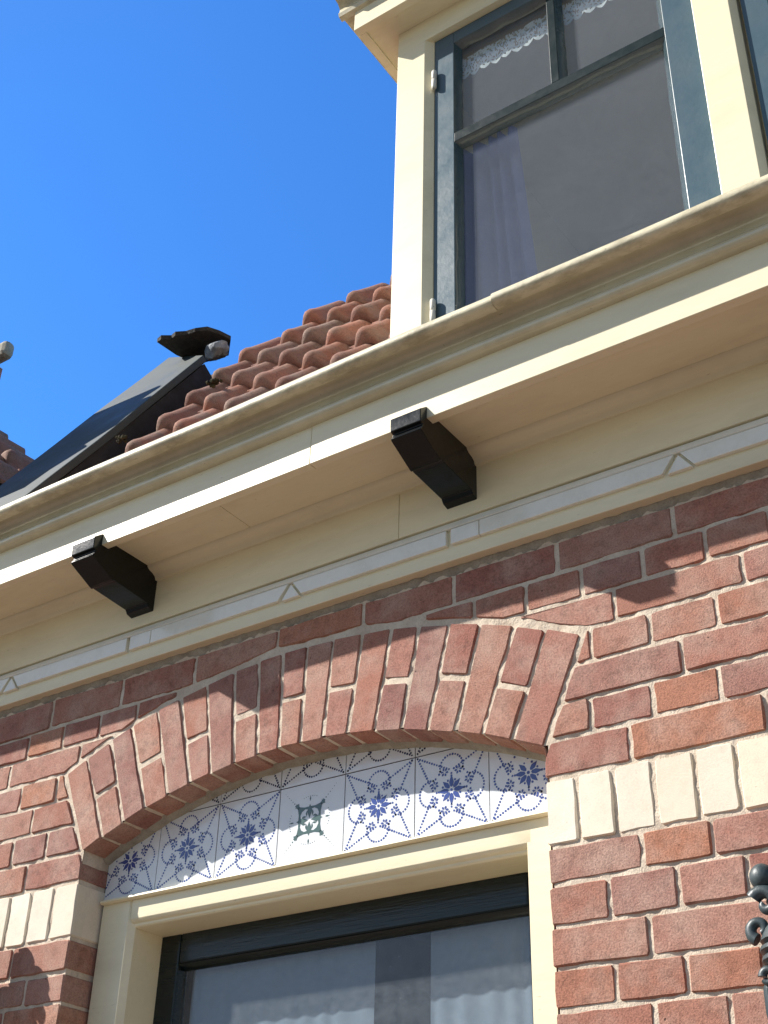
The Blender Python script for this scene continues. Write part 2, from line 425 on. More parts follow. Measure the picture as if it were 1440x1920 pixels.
# --- mortar of the wall: a relief sheet behind the brick faces, with the window opening left free
def in_open(x, z, g=0.004): return XL - g < x < XR + g and z < arcz(x, R1 + g)
def mortar_sheet():
    st = .006; x0, x1, z0, z1 = -2.62, -.30, .20, 1.25
    nx, nz = int((x1 - x0) / st), int((z1 - z0) / st)
    b = MB(); idx = {}
    def vid(i, j):
        k = (i, j)
        if k not in idx:
            x, z = x0 + i * st, z0 + j * st
            h = noise.noise((x * 60, z * 60, 1.3)) * .0022 + noise.noise((x * 22, z * 22, 5.)) * .0024 + noise.noise((x * 160, z * 160, 7.)) * .0008
            idx[k] = len(b.v); b.v.append((x, max(.0021, .0029 + h), z))
        return idx[k]
    for i in range(nx):
        for j in range(nz):
            x, z = x0 + (i + .5) * st, z0 + (j + .5) * st
            if in_open(x, z): continue
            b.f.append([vid(i, j), vid(i + 1, j), vid(i + 1, j + 1), vid(i, j + 1)]); b.m.append(0)
    # reveal band
    pts = [(XL - .003, .18)] + [(XL - .003, .2 + .05 * k) for k in range(13)]
    pts += [(XL + (XR - XL) * k / 40, arcz(XL + (XR - XL) * k / 40, R1 + .0035)) for k in range(41)]
    pts += [(XR + .003, .8 - .05 * k) for k in range(13)] + [(XR + .003, .18)]
    rows = [.004, .02, .04, .06, .08, .11]
    vs = [(x + noise.noise((x * 50, y * 50, z * 50)) * .0012, y, z + noise.noise((x * 50, y * 50, z * 50 + 4)) * .0012) for y in rows for x, z in pts]
    k = len(pts); fs = [(a * k + i, a * k + i + 1, (a + 1) * k + i + 1, (a + 1) * k + i) for a in range(len(rows) - 1) for i in range(k - 1)]
    b.add(vs, fs)
    # plain backing further out, 15 mm deeper
    for X0, X1, Z0, Z1 in ((-2.9, XL - .004, -1.6, 1.24), (XR + .004, 1.6, -1.6, 1.24), (XL - .004, XR + .004, 1.0, 1.24), (XL - .004, XR + .004, -1.6, -.78)):
        b.box(X0, X1, .012, .2, Z0, Z1)
    return b.build('wall', M_mortar, house, smooth=60, flip=False)
wall = mortar_sheet()
arch = None

# --- the courses
def ext(js, lo, hi, odd, side=0):
    js = sorted(js); out = list(js); k = 0
    x = js[-1]
    while x < hi and side >= 0: x += (.218 if (odd + k // 2) % 2 == 0 or odd == 0 else .110) if odd != 2 else .0655; out.append(x); k += 1
    x = js[0]; k = 0
    while x > lo and side <= 0: x -= (.218 if odd == 0 else .110) if odd != 2 else .0655; out.append(x); k += 1
    return sorted(out)
COUR = {0: ([-2.181, -1.965, -1.757, -1.538, -1.329, -1.126, -.911, -.691], None, 0),
        1: ([-2.24, -2.13, -2.019, -1.911, -1.801], [-1.189, -1.082, -.976, -.867, -.752, -.64], 1),
        2: ([-2.286, -2.068], [-.809, -.584], 0),
        3: ([-2.236, -2.125], [-.856, -.75, -.635], 1),
        4: ([-2.185], [-.70], 0),
        5: ([-2.23, -2.127], [-.865, -.757, -.645], 1),
        6: ([-2.174], [-.80, -.579], 0),
        7: ([-2.207, -2.144, -2.078], [-.897, -.834, -.767, -.699, -.634], 2),
        8: ([-2.173], [-.795, -.684], 1),
        9: ([-2.119], [-.854, -.743, -.638], 1),
        10: ([-2.171], [-.794, -.575], 0),
        11: ([-2.119, -2.23], [-.852, -.743, -.63], 1),
        12: ([-2.171], [-.796, -.686, -.575], 1),
        13: ([-2.119, -2.23], [-.852, -.743], 1),
        14: ([-2.231], [-.735], 0),
        15: ([-2.119, -2.23], [-.852, -.743], 1)}
rest = MB()
dl = (EX[0][0] - IN[0][0], EX[0][1] - IN[0][1]); dr = (EX[-1][0] - IN[-1][0], EX[-1][1] - IN[-1][1])
def do_course(k, xs, lim_lo, lim_hi):
    xs = [lim_lo] + [x for x in xs if lim_lo + .012 < x < lim_hi - .012] + [lim_hi]
    for a, b_ in zip(xs, xs[1:]):
        j = .0029
        la = j if a != XR else 0; rb = j if b_ != XL else 0
        x0, x1 = a + la, b_ - rb; mx = (x0 + x1) / 2
        bt, bb = (bed(k - 1, mx), bed(k, mx)); sl = (bed(k, x1) - bed(k, x0)) if k >= 0 else 0
        jz = .0029
        zt0, zt1 = bed(k - 1, x0) - jz, bed(k - 1, x1) - jz; zb0, zb1 = bed(k, x0) + jz, bed(k, x1) + jz
        jt = random.uniform(-.0012, .0012)
        poly = [(x0, zb0 + jt), (x1, zb1 + jt), (x1, zt1 + jt), (x0, zt0 + jt)]
        mz = (bt + bb) / 2
        if bt > .84 and k < 8:
            for sd, E_, I_, dv in ((-1, EX[0], IN[0], dl), (1, EX[-1], IN[-1], dr)):
                if (mx - CX) * sd < 0: continue
                over = (x1 > E_[0] - .02) if sd < 0 else (x0 < E_[0] + .02)
                if mz < E_[1] + .004:
                    if over or k > 2:
                        l = math.hypot(*dv); nx, nz = dv[1] / l, -dv[0] / l
                        if nx * sd < 0: nx, nz = -nx, -nz
                        poly = clip(poly, I_[0] + nx * .010, I_[1] + nz * .010, nx, nz)
                elif over:
                    for tx in ([mx] if x1 - x0 < .13 else [x0 + (x1 - x0) * .3, x0 + (x1 - x0) * .7]):
                        tx = max(EX[0][0] + .004, min(EX[-1][0] - .004, tx))
                        nx, nz = tx - CX, arcz(tx, R2) - CZ; l = math.hypot(nx, nz); nx /= l; nz /= l
                        if len(poly) > 2: poly = clip(poly, CX + nx * (R2 + .010), CZ + nz * (R2 + .010), nx, nz)
                if len(poly) < 3: break
        if len(poly) < 3: continue
        if max(p[1] for p in poly) - min(p[1] for p in poly) < .014 or max(p[0] for p in poly) - min(p[0] for p in poly) < .016: continue
        near = -2.62 < mx < -.22 and mz > .23
        mb = MB() if near else rest
        d = .1 if (a == XR or b_ == XL) else .07
        if not brick_geo(mb, poly, d, mi=1 if k == 7 and not near else 0): continue
        if near:
            o = mb.build('brick', M_cream_brick if k == 7 else M_brick, wall, flip=True)
            if k == 7: o['label'] = 'cream brick'
for k in range(0, 46):
    if k in COUR:
        jl, jr, odd = COUR[k]
    else:
        odd = k % 2; jl = [XL - (.11 if odd else .165)]; jr = [XR + (.11 if odd else .165)]
    lo, hi = -2.88, 1.55
    zc = (bed(k - 1, -1.5) + bed(k, -1.5)) / 2
    if k == 0: do_course(k, ext(jl, lo, hi, 0), lo, hi); continue
    if k <= 2:
        ea, eb = ((-1.70, -1.27) if k == 1 else (-1.95, -1.035)); do_course(k, ext(jl, lo, ea, odd, -1), lo, ea); do_course(k, ext(jr, eb, hi, odd, 1), eb, hi); continue
    if zc < -.80 : do_course(k, ext([XL - (.11 if odd else .165)], lo, hi, odd), lo, hi); continue
    do_course(k, ext(jl, lo, XL + .01, odd, -1), lo, XL if k >= 6 else XL + .02)
    do_course(k, ext(jr, XR - .01, hi, odd, 1), XR if k >= 6 else XR - .02, hi)
rest.build('brick_field', [M_brick, M_cream_brick], wall, kind='stuff')

# --- the segmental arch of voussoirs
af = MB()   # rough cement fillet between soffit and tiles: this is the arch part
pts = [XL + (XR - XL) * k / 60 for k in range(61)]
vs = []; fs = []
for i, x in enumerate(pts):
    nx, nz = x - CX, arcz(x, R1) - CZ; l = math.hypot(nx, nz); nx /= l; nz /= l
    wv = .0045 + noise.noise((x * 30, 0, 2)) * .003 + noise.noise((x * 90, 0, 5)) * .0012
    for r, y in ((R1 + .004, .055 + noise.noise((x * 40, 3, 2)) * .004), (R1 - .002, .060), (R1 - wv - .002, .0685), (R1 - wv - .002, .09), (R1 + .004, .09)):
        vs.append((CX + nx * r, y, CZ + nz * r))
for i in range(60):
    for k in range(5):
        fs.append((i * 5 + k, i * 5 + (k + 1) % 5, (i + 1) * 5 + (k + 1) % 5, (i + 1) * 5 + k))
af.add(vs, fs)
arch = af.build('window_arch', M_cement, house, smooth=50)
def radpt(p, r):
    dx, dz = p[0] - CX, p[1] - CZ; l = math.hypot(dx, dz); return (CX + dx / l * r, CZ + dz / l * r)
for i in range(19):
    a0, a1, c1, c0 = Vector(IN[i]), Vector(EX[i]), Vector(EX[i + 1]), Vector(IN[i + 1])
    jl = 0 if i == 0 else .0029; jr = 0 if i == 18 else .0029
    def sh(p, q, d):
        t = (q - p).normalized(); return Vector((t.y, -t.x)) * d
    A0, A1 = a0 + sh(a0, a1, jl), a1 + sh(a0, a1, jl)
    C0, C1 = c0 - sh(c0, c1, jr), c1 - sh(c0, c1, jr)
    if i % 2 == 0: pieces = [(0, 1)]
    else:
        s_ = .47 + random.uniform(-.02, .03); pieces = [(0, s_ - .022), (s_ + .022, 1)]
    for (u, v) in pieces:
        dj = random.uniform(-.0015, .0015)
        poly = [A0.lerp(A1, u), C0.lerp(C1, u), C0.lerp(C1, v), A0.lerp(A1, v)]
        poly = [(p.x, p.y + dj) for p in poly]
        mb = MB(); brick_geo(mb, poly, .085, .045)
        mb.build('brick', M_brick, arch)

# ------------------------------------------------------------------ blue tiles in the arch field
back = MB()
arcp = [(XL - .003 + (XR - XL + .006) * k / 40, arcz(XL + (XR - XL) * k / 40, R1 + .003)) for k in range(41)]
back.prism([(XL - .003, .74)] + arcp + [(XR + .003, .74)], .0765, .095)
tilepanel = back.build('tile_panel', M_grout, house)
def dots_line(p, q, step=.036, skip0=.0):
    d = math.hypot(q[0] - p[0], q[1] - p[1]); n = max(1, round(d / step)); return [(p[0] + (q[0] - p[0]) * (i + skip0) / n, p[1] + (q[1] - p[1]) * (i + skip0) / n) for i in range(n)]
def dots_arc(c, r, a0, a1, step=.036):
    n = max(2, round(abs(a1 - a0) * r / step)); return [(c[0] + r * math.cos(a0 + (a1 - a0) * i / n), c[1] + r * math.sin(a0 + (a1 - a0) * i / n)) for i in range(n + 1)]
def blue_motif():
    dots = []; shapes = []
    inner = [(.5, .735), (.735, .5), (.5, .265), (.265, .5)]
    cor = [(.035, .965), (.965, .965), (.965, .035), (.035, .035)]
    for k in range(4):
        dots += dots_line(cor[k], inner[k]) + dots_line(cor[(k + 1) % 4], inner[k])
    for k in range(4):
        a = math.pi / 2 * k; cc = (.5 + .275 * math.cos(a), .5 + .275 * math.sin(a))
        dots += dots_arc(cc, .155, a - 1.75, a + 1.75)
        e = (.5 + .275 * math.cos(a), .5 + .275 * math.sin(a))
        for s in (-1, 1):
            ang = a + s * math.pi / 4
            p = (cc[0] + .155 * math.cos(a + s * 1.75), cc[1] + .155 * math.sin(a + s * 1.75))
            qx, qy = .5 + .255 * math.cos(ang), .5 + .255 * math.sin(ang)
            dots += dots_line(p, (qx, qy))
    for k in range(8):
        a = math.pi / 4 * k + math.pi / 8
        fx, fy = .5 + .245 * math.cos(a), .5 + .245 * math.sin(a)
        for j in range(6):
            t = a + math.pi / 3 * j
            c0 = (fx + .033 * math.cos(t), fy + .033 * math.sin(t))
            shapes.append([(c0[0] + math.cos(t) * u - math.sin(t) * v, c0[1] + math.sin(t) * u + math.cos(t) * v) for u, v in ((-.023, 0), (.003, -.0150), (.024, 0), (.003, .0150))])
        dots.append((.5 + .125 * math.cos(a), .5 + .125 * math.sin(a)))
    for k in range(4):
        a = math.pi / 2 * k + math.pi / 4 * 0
        for r_ in (.17, .20): dots.append((.5 + r_ * math.cos(a), .5 + r_ * math.sin(a)))
    for k in range(8):
        a = math.pi / 4 * k; ln = .185 if k % 2 == 0 else .165
        shapes.append([(.5 + math.cos(a) * u - math.sin(a) * v, .5 + math.sin(a) * u + math.cos(a) * v) for u, v in ((.034, 0), (.048, -.018), (.095, -.031), (ln, 0), (.095, .031), (.048, .018))])
    dd = [(x, y, .0142) for x, y in dots] + [(.5, .5, .02)]
    return dd, shapes
def green_motif():
    dots = []; shapes = []
    for k in range(4):
        a = math.pi / 2 * k
        def T(u, v): return (.48 + math.cos(a) * u - math.sin(a) * v, .52 + math.sin(a) * u + math.cos(a) * v)
        shapes.append([T(.02, 0), T(.07, -.022), T(.11, -.042), T(.20, 0), T(.11, .042), T(.07, .022)])
        shapes.append([T(.235, 0), T(.265, -.011), T(.31, 0), T(.265, .011)])
        for s in (-1, 1):
            shapes.append([T(.045, s * .045), T(.075, s * .034), T(.12, s * .045), T(.085, s * .060)])
        a2 = a + math.pi / 4
        def U(u, v): return (.48 + math.cos(a2) * u - math.sin(a2) * v, .52 + math.sin(a2) * u + math.cos(a2) * v)
        shapes.append([U(.165, .0), U(.150, .050), U(.115, .075), U(.128, .112), U(.175, .062), U(.25, .014), U(.25, -.014), U(.175, -.062), U(.128, -.112), U(.115, -.075), U(.150, -.050)])
        for s in (-1, 1):
            shapes.append([U(.245, -.009), U(.285, s * .034 - .009), U(.295, s * .034 + .009), U(.255, .009)][::1])
        shapes.append([U(.24, -.02), U(.31, -.02), U(.31, .02), U(.24, .02)])
        for q in range(6): dots.append((*U(.34 + q * .042, 0), .009 - q * .0009))
        for q in range(-3, 4):
            ang = a + q * .11
            dots.append((.48 + .30 * math.cos(ang), .52 + .30 * math.sin(ang), .006))
    return dots, shapes
BX = [-2.0274, -1.8728, -1.7178, -1.5653, -1.4106, -1.2546, -1.1004, -.9458]
ZB = [.7695, .923, 1.0765]
bm_, gm_ = blue_motif(), green_motif()
for r_ in range(2):
    for c_ in range(7):
        x0, x1 = BX[c_] + .0011, BX[c_ + 1] - .0011; z0, z1 = ZB[r_] + .0011, ZB[r_ + 1] - .0011
        if c_ in (0, ): x0 = XL + .001
        if c_ == 6: x1 = XR - .001
        top = lambda x: min(z1, arcz(x, R1 - .004))
        if max(top(x0), top((x0 + x1) / 2), top(x1)) < z0 + .003: continue
        xs = [x0 + (x1 - x0) * k / 12 for k in range(13)]
        up = [(x, top(x)) for x in xs if top(x) > z0 + .0005]
        if len(up) < 3: continue
        yt = .0745 + random.uniform(-.0003, .0003); tl = random.uniform(-.004, .004)
        mb = MB()
        poly = [(up[0][0], z0), (up[-1][0], z0)] + up[::-1]
        mb.prism(poly, yt, .0775)
        dd, shp = gm_ if (c_ == 3 and r_ == 0) else bm_
        fx0, fz0, sz = BX[c_], ZB[r_], .1545
        yy = yt - .00035
        okp = lambda x, z: x0 + .001 < x < x1 - .001 and z0 + .001 < z < arcz(x, R1 - .006) and z < z1 - .001
        mi = 2 if (c_ == 3 and r_ == 0) else (3 if r_ == 1 else 1)
        for (u, v, rr) in dd:
            x, z = fx0 + u * sz, fz0 + v * sz; rr *= sz * random.uniform(.85, 1.15)
            if not okp(x, z): continue
            mb.add([(x + rr * math.cos(t * math.pi / 3), yy, z + rr * math.sin(t * math.pi / 3)) for t in range(6)], [(0, 1, 2, 3, 4, 5)], mi)
        for k_, s in enumerate(shp):
            p_ = [(fx0 + u * sz, fz0 + v * sz) for u, v in s]
            if all(okp(*q) for q in p_): mb.add([(x, yy - .00005 * (k_ % 3), z) for x, z in p_], [tuple(range(len(p_)))], mi)
        o = mb.build('wall_tile', [M_glaze, M_blue, M_green, M_navy], tilepanel, flip=False)
        if c_ == 3 and r_ == 0: o['label'] = 'white tile with a green cross motif'

# ------------------------------------------------------------------ lower window
f = MB()
f.runz([(-2.0055, .07), (-1.931, .07), (-1.919, .082), (-1.919, .20), (-2.0055, .20)], -.72, .762)
f.runz([(-1.023, .082), (-1.031 + .003, .07), (-.945, .07), (-.945, .20), (-1.023, .20)], -.72, .762)
f.runx([(.0703, .7615), (.0703, .724), (.0745, .7185), (.080, .7165), (.0805, .7125), (.084, .7095), (.19, .7085), (.19, .7615)], -1.9245, -1.0205, .05, .0004)
f.runx([(.04, -.76), (.04, -.72), (.2, -.70), (.2, -.76)], -2.01, -.95, .2)
win = f.build('window', M_cream, house, bevel=.0008, smooth=40)
g = MB(); g.runx([(.076, .7705), (.0635, .7705), (.0585, .768), (.0580, .7645), (.061, .7622), (.076, .7618)], -2.0035, -.9545, .05, .0004)
g.build('ledge', M_cream, win, smooth=45)
s1 = MB()
s1.box(-1.922, -1.868, .160, .195, -.70, .7115); s1.box(-1.080, -1.020, .160, .195, -.70, .7115)
s1.box(-1.868, -1.080, .1602, .1945, .6505, .7115); s1.box(-1.868, -1.080, .1602, .195, -.70, -.63)
sash = s1.build('sash', M_black, win, bevel=.004)
s2 = MB()
s2.runx([(.1615, .6502), (.1635, .6465), (.170, .6435), (.1735, .6385), (.18, .6385), (.18, .6502)], -1.868, -1.080, .04, .0006)
s2.runz([(-1.868, .1617), (-1.865, .164), (-1.863, .170), (-1.859, .173), (-1.859, .18), (-1.868, .18)], -.63, .6385)
s2.build('glazing_bead', M_black, win, smooth=60)
pn = MB(); pn.box(-1.868, -1.080, .1745, .1775, -.64, .644); pn.build('pane', M_glass, win)
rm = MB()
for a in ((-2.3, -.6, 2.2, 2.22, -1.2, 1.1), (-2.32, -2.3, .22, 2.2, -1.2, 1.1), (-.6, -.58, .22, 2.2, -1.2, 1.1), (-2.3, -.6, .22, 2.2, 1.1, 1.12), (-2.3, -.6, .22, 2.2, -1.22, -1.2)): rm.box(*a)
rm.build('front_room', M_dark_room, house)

def cloth(name, x0, x1, y, z0, z1, mat, folds, amp, label, cat, xr_bot=None, nz=14, group=None):
    b = MB(); nx = folds * 8
    for j in range(nz + 1):
        tz = j / nz; z = z1 + (z0 - z1) * tz
        xr = x1 + ((xr_bot - x1) * tz if xr_bot is not None else 0)
        for i in range(nx + 1):
            u = i / nx
            a = math.sin(u * folds * 2 * math.pi + 1.1 * math.sin(u * 9)) * amp * (.7 + .5 * noise.noise((u * 6, tz * 1.2, 4)))
            b.v.append((x0 + (xr - x0) * u + .004 * noise.noise((u * 8, tz * 3, 1)), y + a, z))
    for j in range(nz):
        for i in range(nx):
            a = j * (nx + 1) + i; b.f.append([a, a + 1, a + nx + 2, a + nx + 1]); b.m.append(0)
    return b.build(name, mat, None, smooth=180, flip=False, label=label, cat=cat, group=group)
cloth('net_curtain', -1.858, -1.418, .197, -.6, .75, M_net, 9, .0018, 'left net curtain hanging behind the lower window glass', 'curtain')
cloth('net_curtain', -1.298, -1.04, .197, -.6, .75, M_net, 6, .0018, 'right net curtain hanging behind the lower window glass', 'curtain')

# ------------------------------------------------------------------ cornice
X0, X1 = -2.9, 1.6
c = MB(); c.box(X0, X1, -.18, .02, 1.545, 1.556); c.box(X0, X1, .0, .02, 1.556, 1.60)
cornice = c.build('cornice', M_zinc, house)
def run(name, prof, mat, seg=.06, jit=.0006, smooth=40, parent=cornice, x0=X0, x1=X1, bevel=0, **k):
    b = MB(); b.runx(prof, x0, x1, seg, jit); return b.build(name, mat, parent, smooth=smooth, bevel=bevel, **k)
for a_, b_, dy_ in ((X0, -1.3215, 0), (-1.3205, .42, -.0007), (.421, X1, 0)):
    run('fascia', [(-.2 + dy_, 1.4345), (-.2 + dy_, 1.5285), (-.18, 1.5285), (-.18, 1.4345)], M_cream, bevel=.0012, seg=.3, jit=.0008, x0=a_, x1=b_)
run('ogee_moulding', [(-.1815, 1.5225), (-.203, 1.5225), (-.2135, 1.524), (-.2195, 1.528), (-.2225, 1.5335), (-.2222, 1.5395), (-.2188, 1.5445), (-.2135, 1.5463), (-.2135, 1.5485), (-.2115, 1.553), (-.2115, 1.5625), (-.2140, 1.5700), (-.2200, 1.5765), (-.2290, 1.5800), (-.2435, 1.5808), (-.2435, 1.5960), (-.1815, 1.5960)], M_cream_mould, jit=.0009)
for a_, b_, d_ in ((X0, -.876, 0), (-.8755, .9, .0019), (.9005, X1, 0)): run('gutter_rim', [(y_ - d_, z_ + d_) for y_, z_ in [(-.2465, 1.5700), (-.2555, 1.5695), (-.2625, 1.5722), (-.2672, 1.577), (-.2685, 1.583), (-.2675, 1.590), (-.2635, 1.5955), (-.2570, 1.5980), (-.2470, 1.5975)]], M_cream_dirty, jit=.0014, seg=.035, x0=a_, x1=b_)
for a_, b_ in ((X0, -1.582), (-1.5808, -.1), (-.0988, X1)): run('soffit', [(-.1795, 1.4525), (-.1795, 1.464), (-.02, 1.464), (-.02, 1.4525)], M_cream, seg=.3, x0=a_, x1=b_, bevel=.0008)
run('bed_moulding', [(-.0285, 1.4524), (-.0640, 1.4524), (-.0625, 1.4485), (-.0560, 1.4440), (-.0450, 1.4410), (-.0375, 1.4365), (-.0345, 1.4290), (-.0285, 1.4285)], M_cream)
for a_, b_ in ((X0, -1.2305), (-1.2297, .5), (.501, X1)): run('frieze', [(-.029, 1.3270), (-.029, 1.4528), (.02, 1.4528), (.02, 1.3270)], M_cream, seg=.3, bevel=.0012, x0=a_, x1=b_)
run('lower_frieze', [(-.0225, 1.2437), (-.0225, 1.3262), (.02, 1.3262), (.02, 1.2437)], M_cream, seg=.2, bevel=.001, jit=.0007)
run('frieze_moulding', [(-.0220, 1.3235), (-.0255, 1.3235), (-.0280, 1.3175), (-.0305, 1.3130), (-.0315, 1.3095), (-.0300, 1.3080), (-.0220, 1.3080)], M_batten)
cc = [-2.7228, -1.9050, -1.0868, -.2687, .5494, 1.3675]
tri = [-2.3055, -1.4890, -.6580, .1600, .978]
zt, zb = 1.3070, 1.2752
def batten(poly, nm='batten'):
    b = MB(); b.prism(poly, -.0312, -.0215); b.build(nm, M_batten, cornice, bevel=.001)
for i, t_ in enumerate(tri):
    bl = cc[i] + .0375; br = cc[i + 1] - .0345
    batten([(bl, zb), (t_ - .031, zb), (t_ - .007, zt), (bl, zt)])
    batten([(t_ + .0275, zb), (br, zb), (br, zt), (t_ + .0045, zt)])
    batten([(t_ - .0215, zb - .0035), (t_ + .0235, zb - .0025), (t_ + .001, zt - .003)], 'triangular_batten')
for c_ in cc:
    batten([(c_ - .0245, zb), (c_ + .036, zb), (c_ + .036, zt), (c_ - .0245, zt)], 'short_batten')
cprof = [(-.19, 1.466), (-.2030, 1.4600), (-.2225, 1.4440), (-.2218, 1.4175), (-.2140, 1.4145), (-.2160, 1.4070), (-.2205, 1.4010), (-.2160, 1.3975), (-.1590, 1.3712), (-.1530, 1.3690), (-.1500, 1.3735), (-.1450, 1.3722), (-.0500, 1.3665), (-.0440, 1.3580), (-.0275, 1.3545), (-.0275, 1.4535), (-.19, 1.4535)]
for c_ in cc:
    b = MB(); n = len(cprof); hw = .0328
    vs = [(c_ - hw, y, z) for y, z in cprof] + [(c_ + hw, y, z) for y, z in cprof]
    b.add(vs, [tuple(range(n)), tuple(range(2 * n - 1, n - 1, -1))] + [(i, i + n, (i + 1) % n + n, (i + 1) % n) for i in range(n)])
    b.build('corbel', M_corbel, cornice, bevel=.0013)
# crumbly mortar under the frieze
b = MB(); vs = []; k = 760
for i in range(k + 1):
    x = X0 + (X1 - X0) * i / k
    d = .0155 + noise.noise((x * 35, 0, 1)) * .007 + noise.noise((x * 120, 0, 3)) * .004
    y = .001 + noise.noise((x * 50, 1, 1)) * .0035
    for yy, z in ((.02, 1.2440), (y - .004, 1.2436), (y - .001, 1.238 + noise.noise((x * 80, 4, 0)) * .002), (y + .003, 1.245 - d), (.012, 1.240 - d)): vs.append((x, yy, z))
b.add(vs, [(i * 5 + a, i * 5 + a + 1, i * 5 + a + 6, i * 5 + a + 5) for i in range(k) for a in range(4)])
b.build('mortar_bed', M_cement, wall, smooth=60, flip=False)

# ------------------------------------------------------------------ roof
TH = R(56.7)
def rp(u, v, n, y0=0., z0=1.8767): return (u, y0 + v * math.cos(TH) - n * math.sin(TH), z0 + v * math.sin(TH) + n * math.cos(TH))
b = MB()
def rbox(b, u0, u1, v0, v1, n0, n1, f=rp):
    b.add([f(u, v, n) for n in (n0, n1) for v in (v0, v1) for u in (u0, u1)], [(0, 2, 3, 1), (4, 5, 7, 6), (0, 1, 5, 4), (2, 6, 7, 3), (0, 4, 6, 2), (1, 3, 7, 5)])
rbox(b, -2.55, -1.285, -.32, 1.04, -.14, -.075)
roof = b.build('roof', M_slate, house)
def tile_mesh(name, W_=.159, LEN=.215, MAT=None, umax=1):
    us = [0, .006, .014, .024, .034, .044, .054, .062, .075, .095, .118, .136, .146, .150, .1595, .166]
    us = [u for u in us if u <= umax]
    def nu(u):
        if u <= .062: return .037 * math.sin(math.pi * max(0, min(1, (u + .003) / .066))) ** .8
        if u <= .140: return -.014 * math.sin(math.pi * (u - .062) / .078) ** .8
        return .010 if u < .158 else .002
    vsn = [(-.010, .60, -.010), (-.006, .88, -.003), (.004, 1.04, 0), (.022, 1.10, 0), (.05, 1.0, 0), (.12, .93, 0), (LEN, .88, 0)]
    vs = []
    for side in (0, 1):
        for v, h, dn in vsn:
            for u in us:
                base = .036 * (1 - v / LEN) - .016
                n = nu(u) * (h if u < .07 else 1) + base + (dn if u < .07 else dn * .3) - side * .012
                vv = v + (.006 if u > .07 and v < 0 else 0)
                vs.append((u, vv, n))
    a = len(us); r = len(vsn); o = a * r; fs = []
    for j in range(r - 1):
        for i in range(a - 1):
            fs.append((j * a + i, j * a + i + 1, (j + 1) * a + i + 1, (j + 1) * a + i))
            fs.append((o + j * a + i, o + (j + 1) * a + i, o + (j + 1) * a + i + 1, o + j * a + i + 1))
    for i in range(a - 1):
        fs.append((i, o + i, o + i + 1, i + 1)); e = (r - 1) * a
        fs.append((e + i, e + i + 1, o + e + i + 1, o + e + i))
    for j in range(r - 1):
        fs.append((j * a, (j + 1) * a, o + (j + 1) * a, o + j * a)); fs.append((j * a + a - 1, o + j * a + a - 1, o + (j + 1) * a + a - 1, (j + 1) * a + a - 1))
    me = bpy.data.meshes.new(name); me.from_pydata(vs, [], fs)
    me.materials.append(MAT); me.polygons.foreach_set('use_smooth', [True] * len(fs)); me.set_sharp_from_angle(angle=R(50)); me.update()
    return me
tm = tile_mesh('roof_tile', MAT=M_rooftile)
tm_cut = tile_mesh('cut_roof_tile', MAT=M_rooftile, umax=.0345)   # cut against the dormer cheek
Rm = Matrix(((1, 0, 0), (0, math.cos(TH), -math.sin(TH)), (0, math.sin(TH), math.cos(TH)))).to_4x4()
off = wloc(roof)
for row in range(8):
    v = -.29 + .165 * row
    for k in range(-5, 5):
        u = -1.609 + .159 * k - .03
        if u < (-2.29 if row < 2 else (-2.13 if row < 7 else -2.0)) or u > -1.22: continue
        o = obj('roof_tile', tm_cut if u > -1.40 else tm, roof)
        p = rp(u + random.uniform(-.003, .003), v + random.uniform(-.006, .006), -.052 + random.uniform(-.002, .003))
        mt_ = Matrix.Translation(Vector((p[0], p[1], p[2] + ZO)) - off) @ Rm @ Matrix.Rotation(random.uniform(-.025, .025), 4, 'Z') @ Matrix.Rotation(random.uniform(-.015, .015), 4, 'X')
        o.matrix_basis = mt_
# verge board (broad painted capping along the party wall), slate and flashing on its head
b = MB()
k = 14; vs = []; fs = []
for i in range(k + 1):
    for u, n in ((-2.59, .03), (-2.255, .03), (-2.255, .008), (-2.59, .008)):
        v = -.32 + (1.40 if u < -2.4 else 1.09) * i / k
        vs.append(rp(u + noise.noise((v * 2, 0, 0)) * .002, v, n + noise.noise((v * 3, u, 0)) * .003))
for i in range(k):
    fs += [(i * 4 + a, i * 4 + (a + 1) % 4, i * 4 + 4 + (a + 1) % 4, i * 4 + 4 + a) for a in range(4)]
fs += [(0, 1, 2, 3), (k * 4, k * 4 + 3, k * 4 + 2, k * 4 + 1)]
b.add(vs, fs)
b.build('verge_board', M_verge, roof, bevel=.003)
b = MB(); rbox(b, -2.585, -2.262, -.32, .76, -.13, .006); b.build('shaded_verge_side', M_side_shade, roof)  # near-black colour puts the shade of the verge side into the paint
b = MB()
outl = [(-2.440, .372), (-2.42, .368), (-2.395, .386), (-2.372, .380), (-2.345, .397), (-2.31, .402), (-2.275, .418), (-2.258, .455), (-2.250, .50), (-2.31, .56), (-2.42, .54), (-2.44, .46)]
n = len(outl)
b.add([(x, y, 2.652 + (y - .36) * .10) for x, y in outl] + [(x + .003, y - .004, 2.664 + (y - .36) * .10 + random.uniform(-.003, .003)) for x, y in outl],
      [tuple(range(n))[::-1], tuple(range(n, 2 * n))] + [(i, (i + 1) % n, (i + 1) % n + n, i + n) for i in range(n)])
b.build('ridge_slate', M_slate, roof)
b = MB(); b.ball((0, 0, 0), 1, 22, 14)
b.v = [(-2.266 + x * .042 * (1 + .45 * noise.noise((x * 1.5, y * 1.5, z * 1.5))) + z * .012, .462 + y * .028 * (1 + .5 * noise.noise((x * 2, y * 2 + 3, z * 2))), 2.603 + z * .025 * (1 + .5 * noise.noise((x * 2 + 5, y * 2, z * 2)))) for x, y, z in b.v]
b.build('flashing', M_flash, roof, smooth=60)

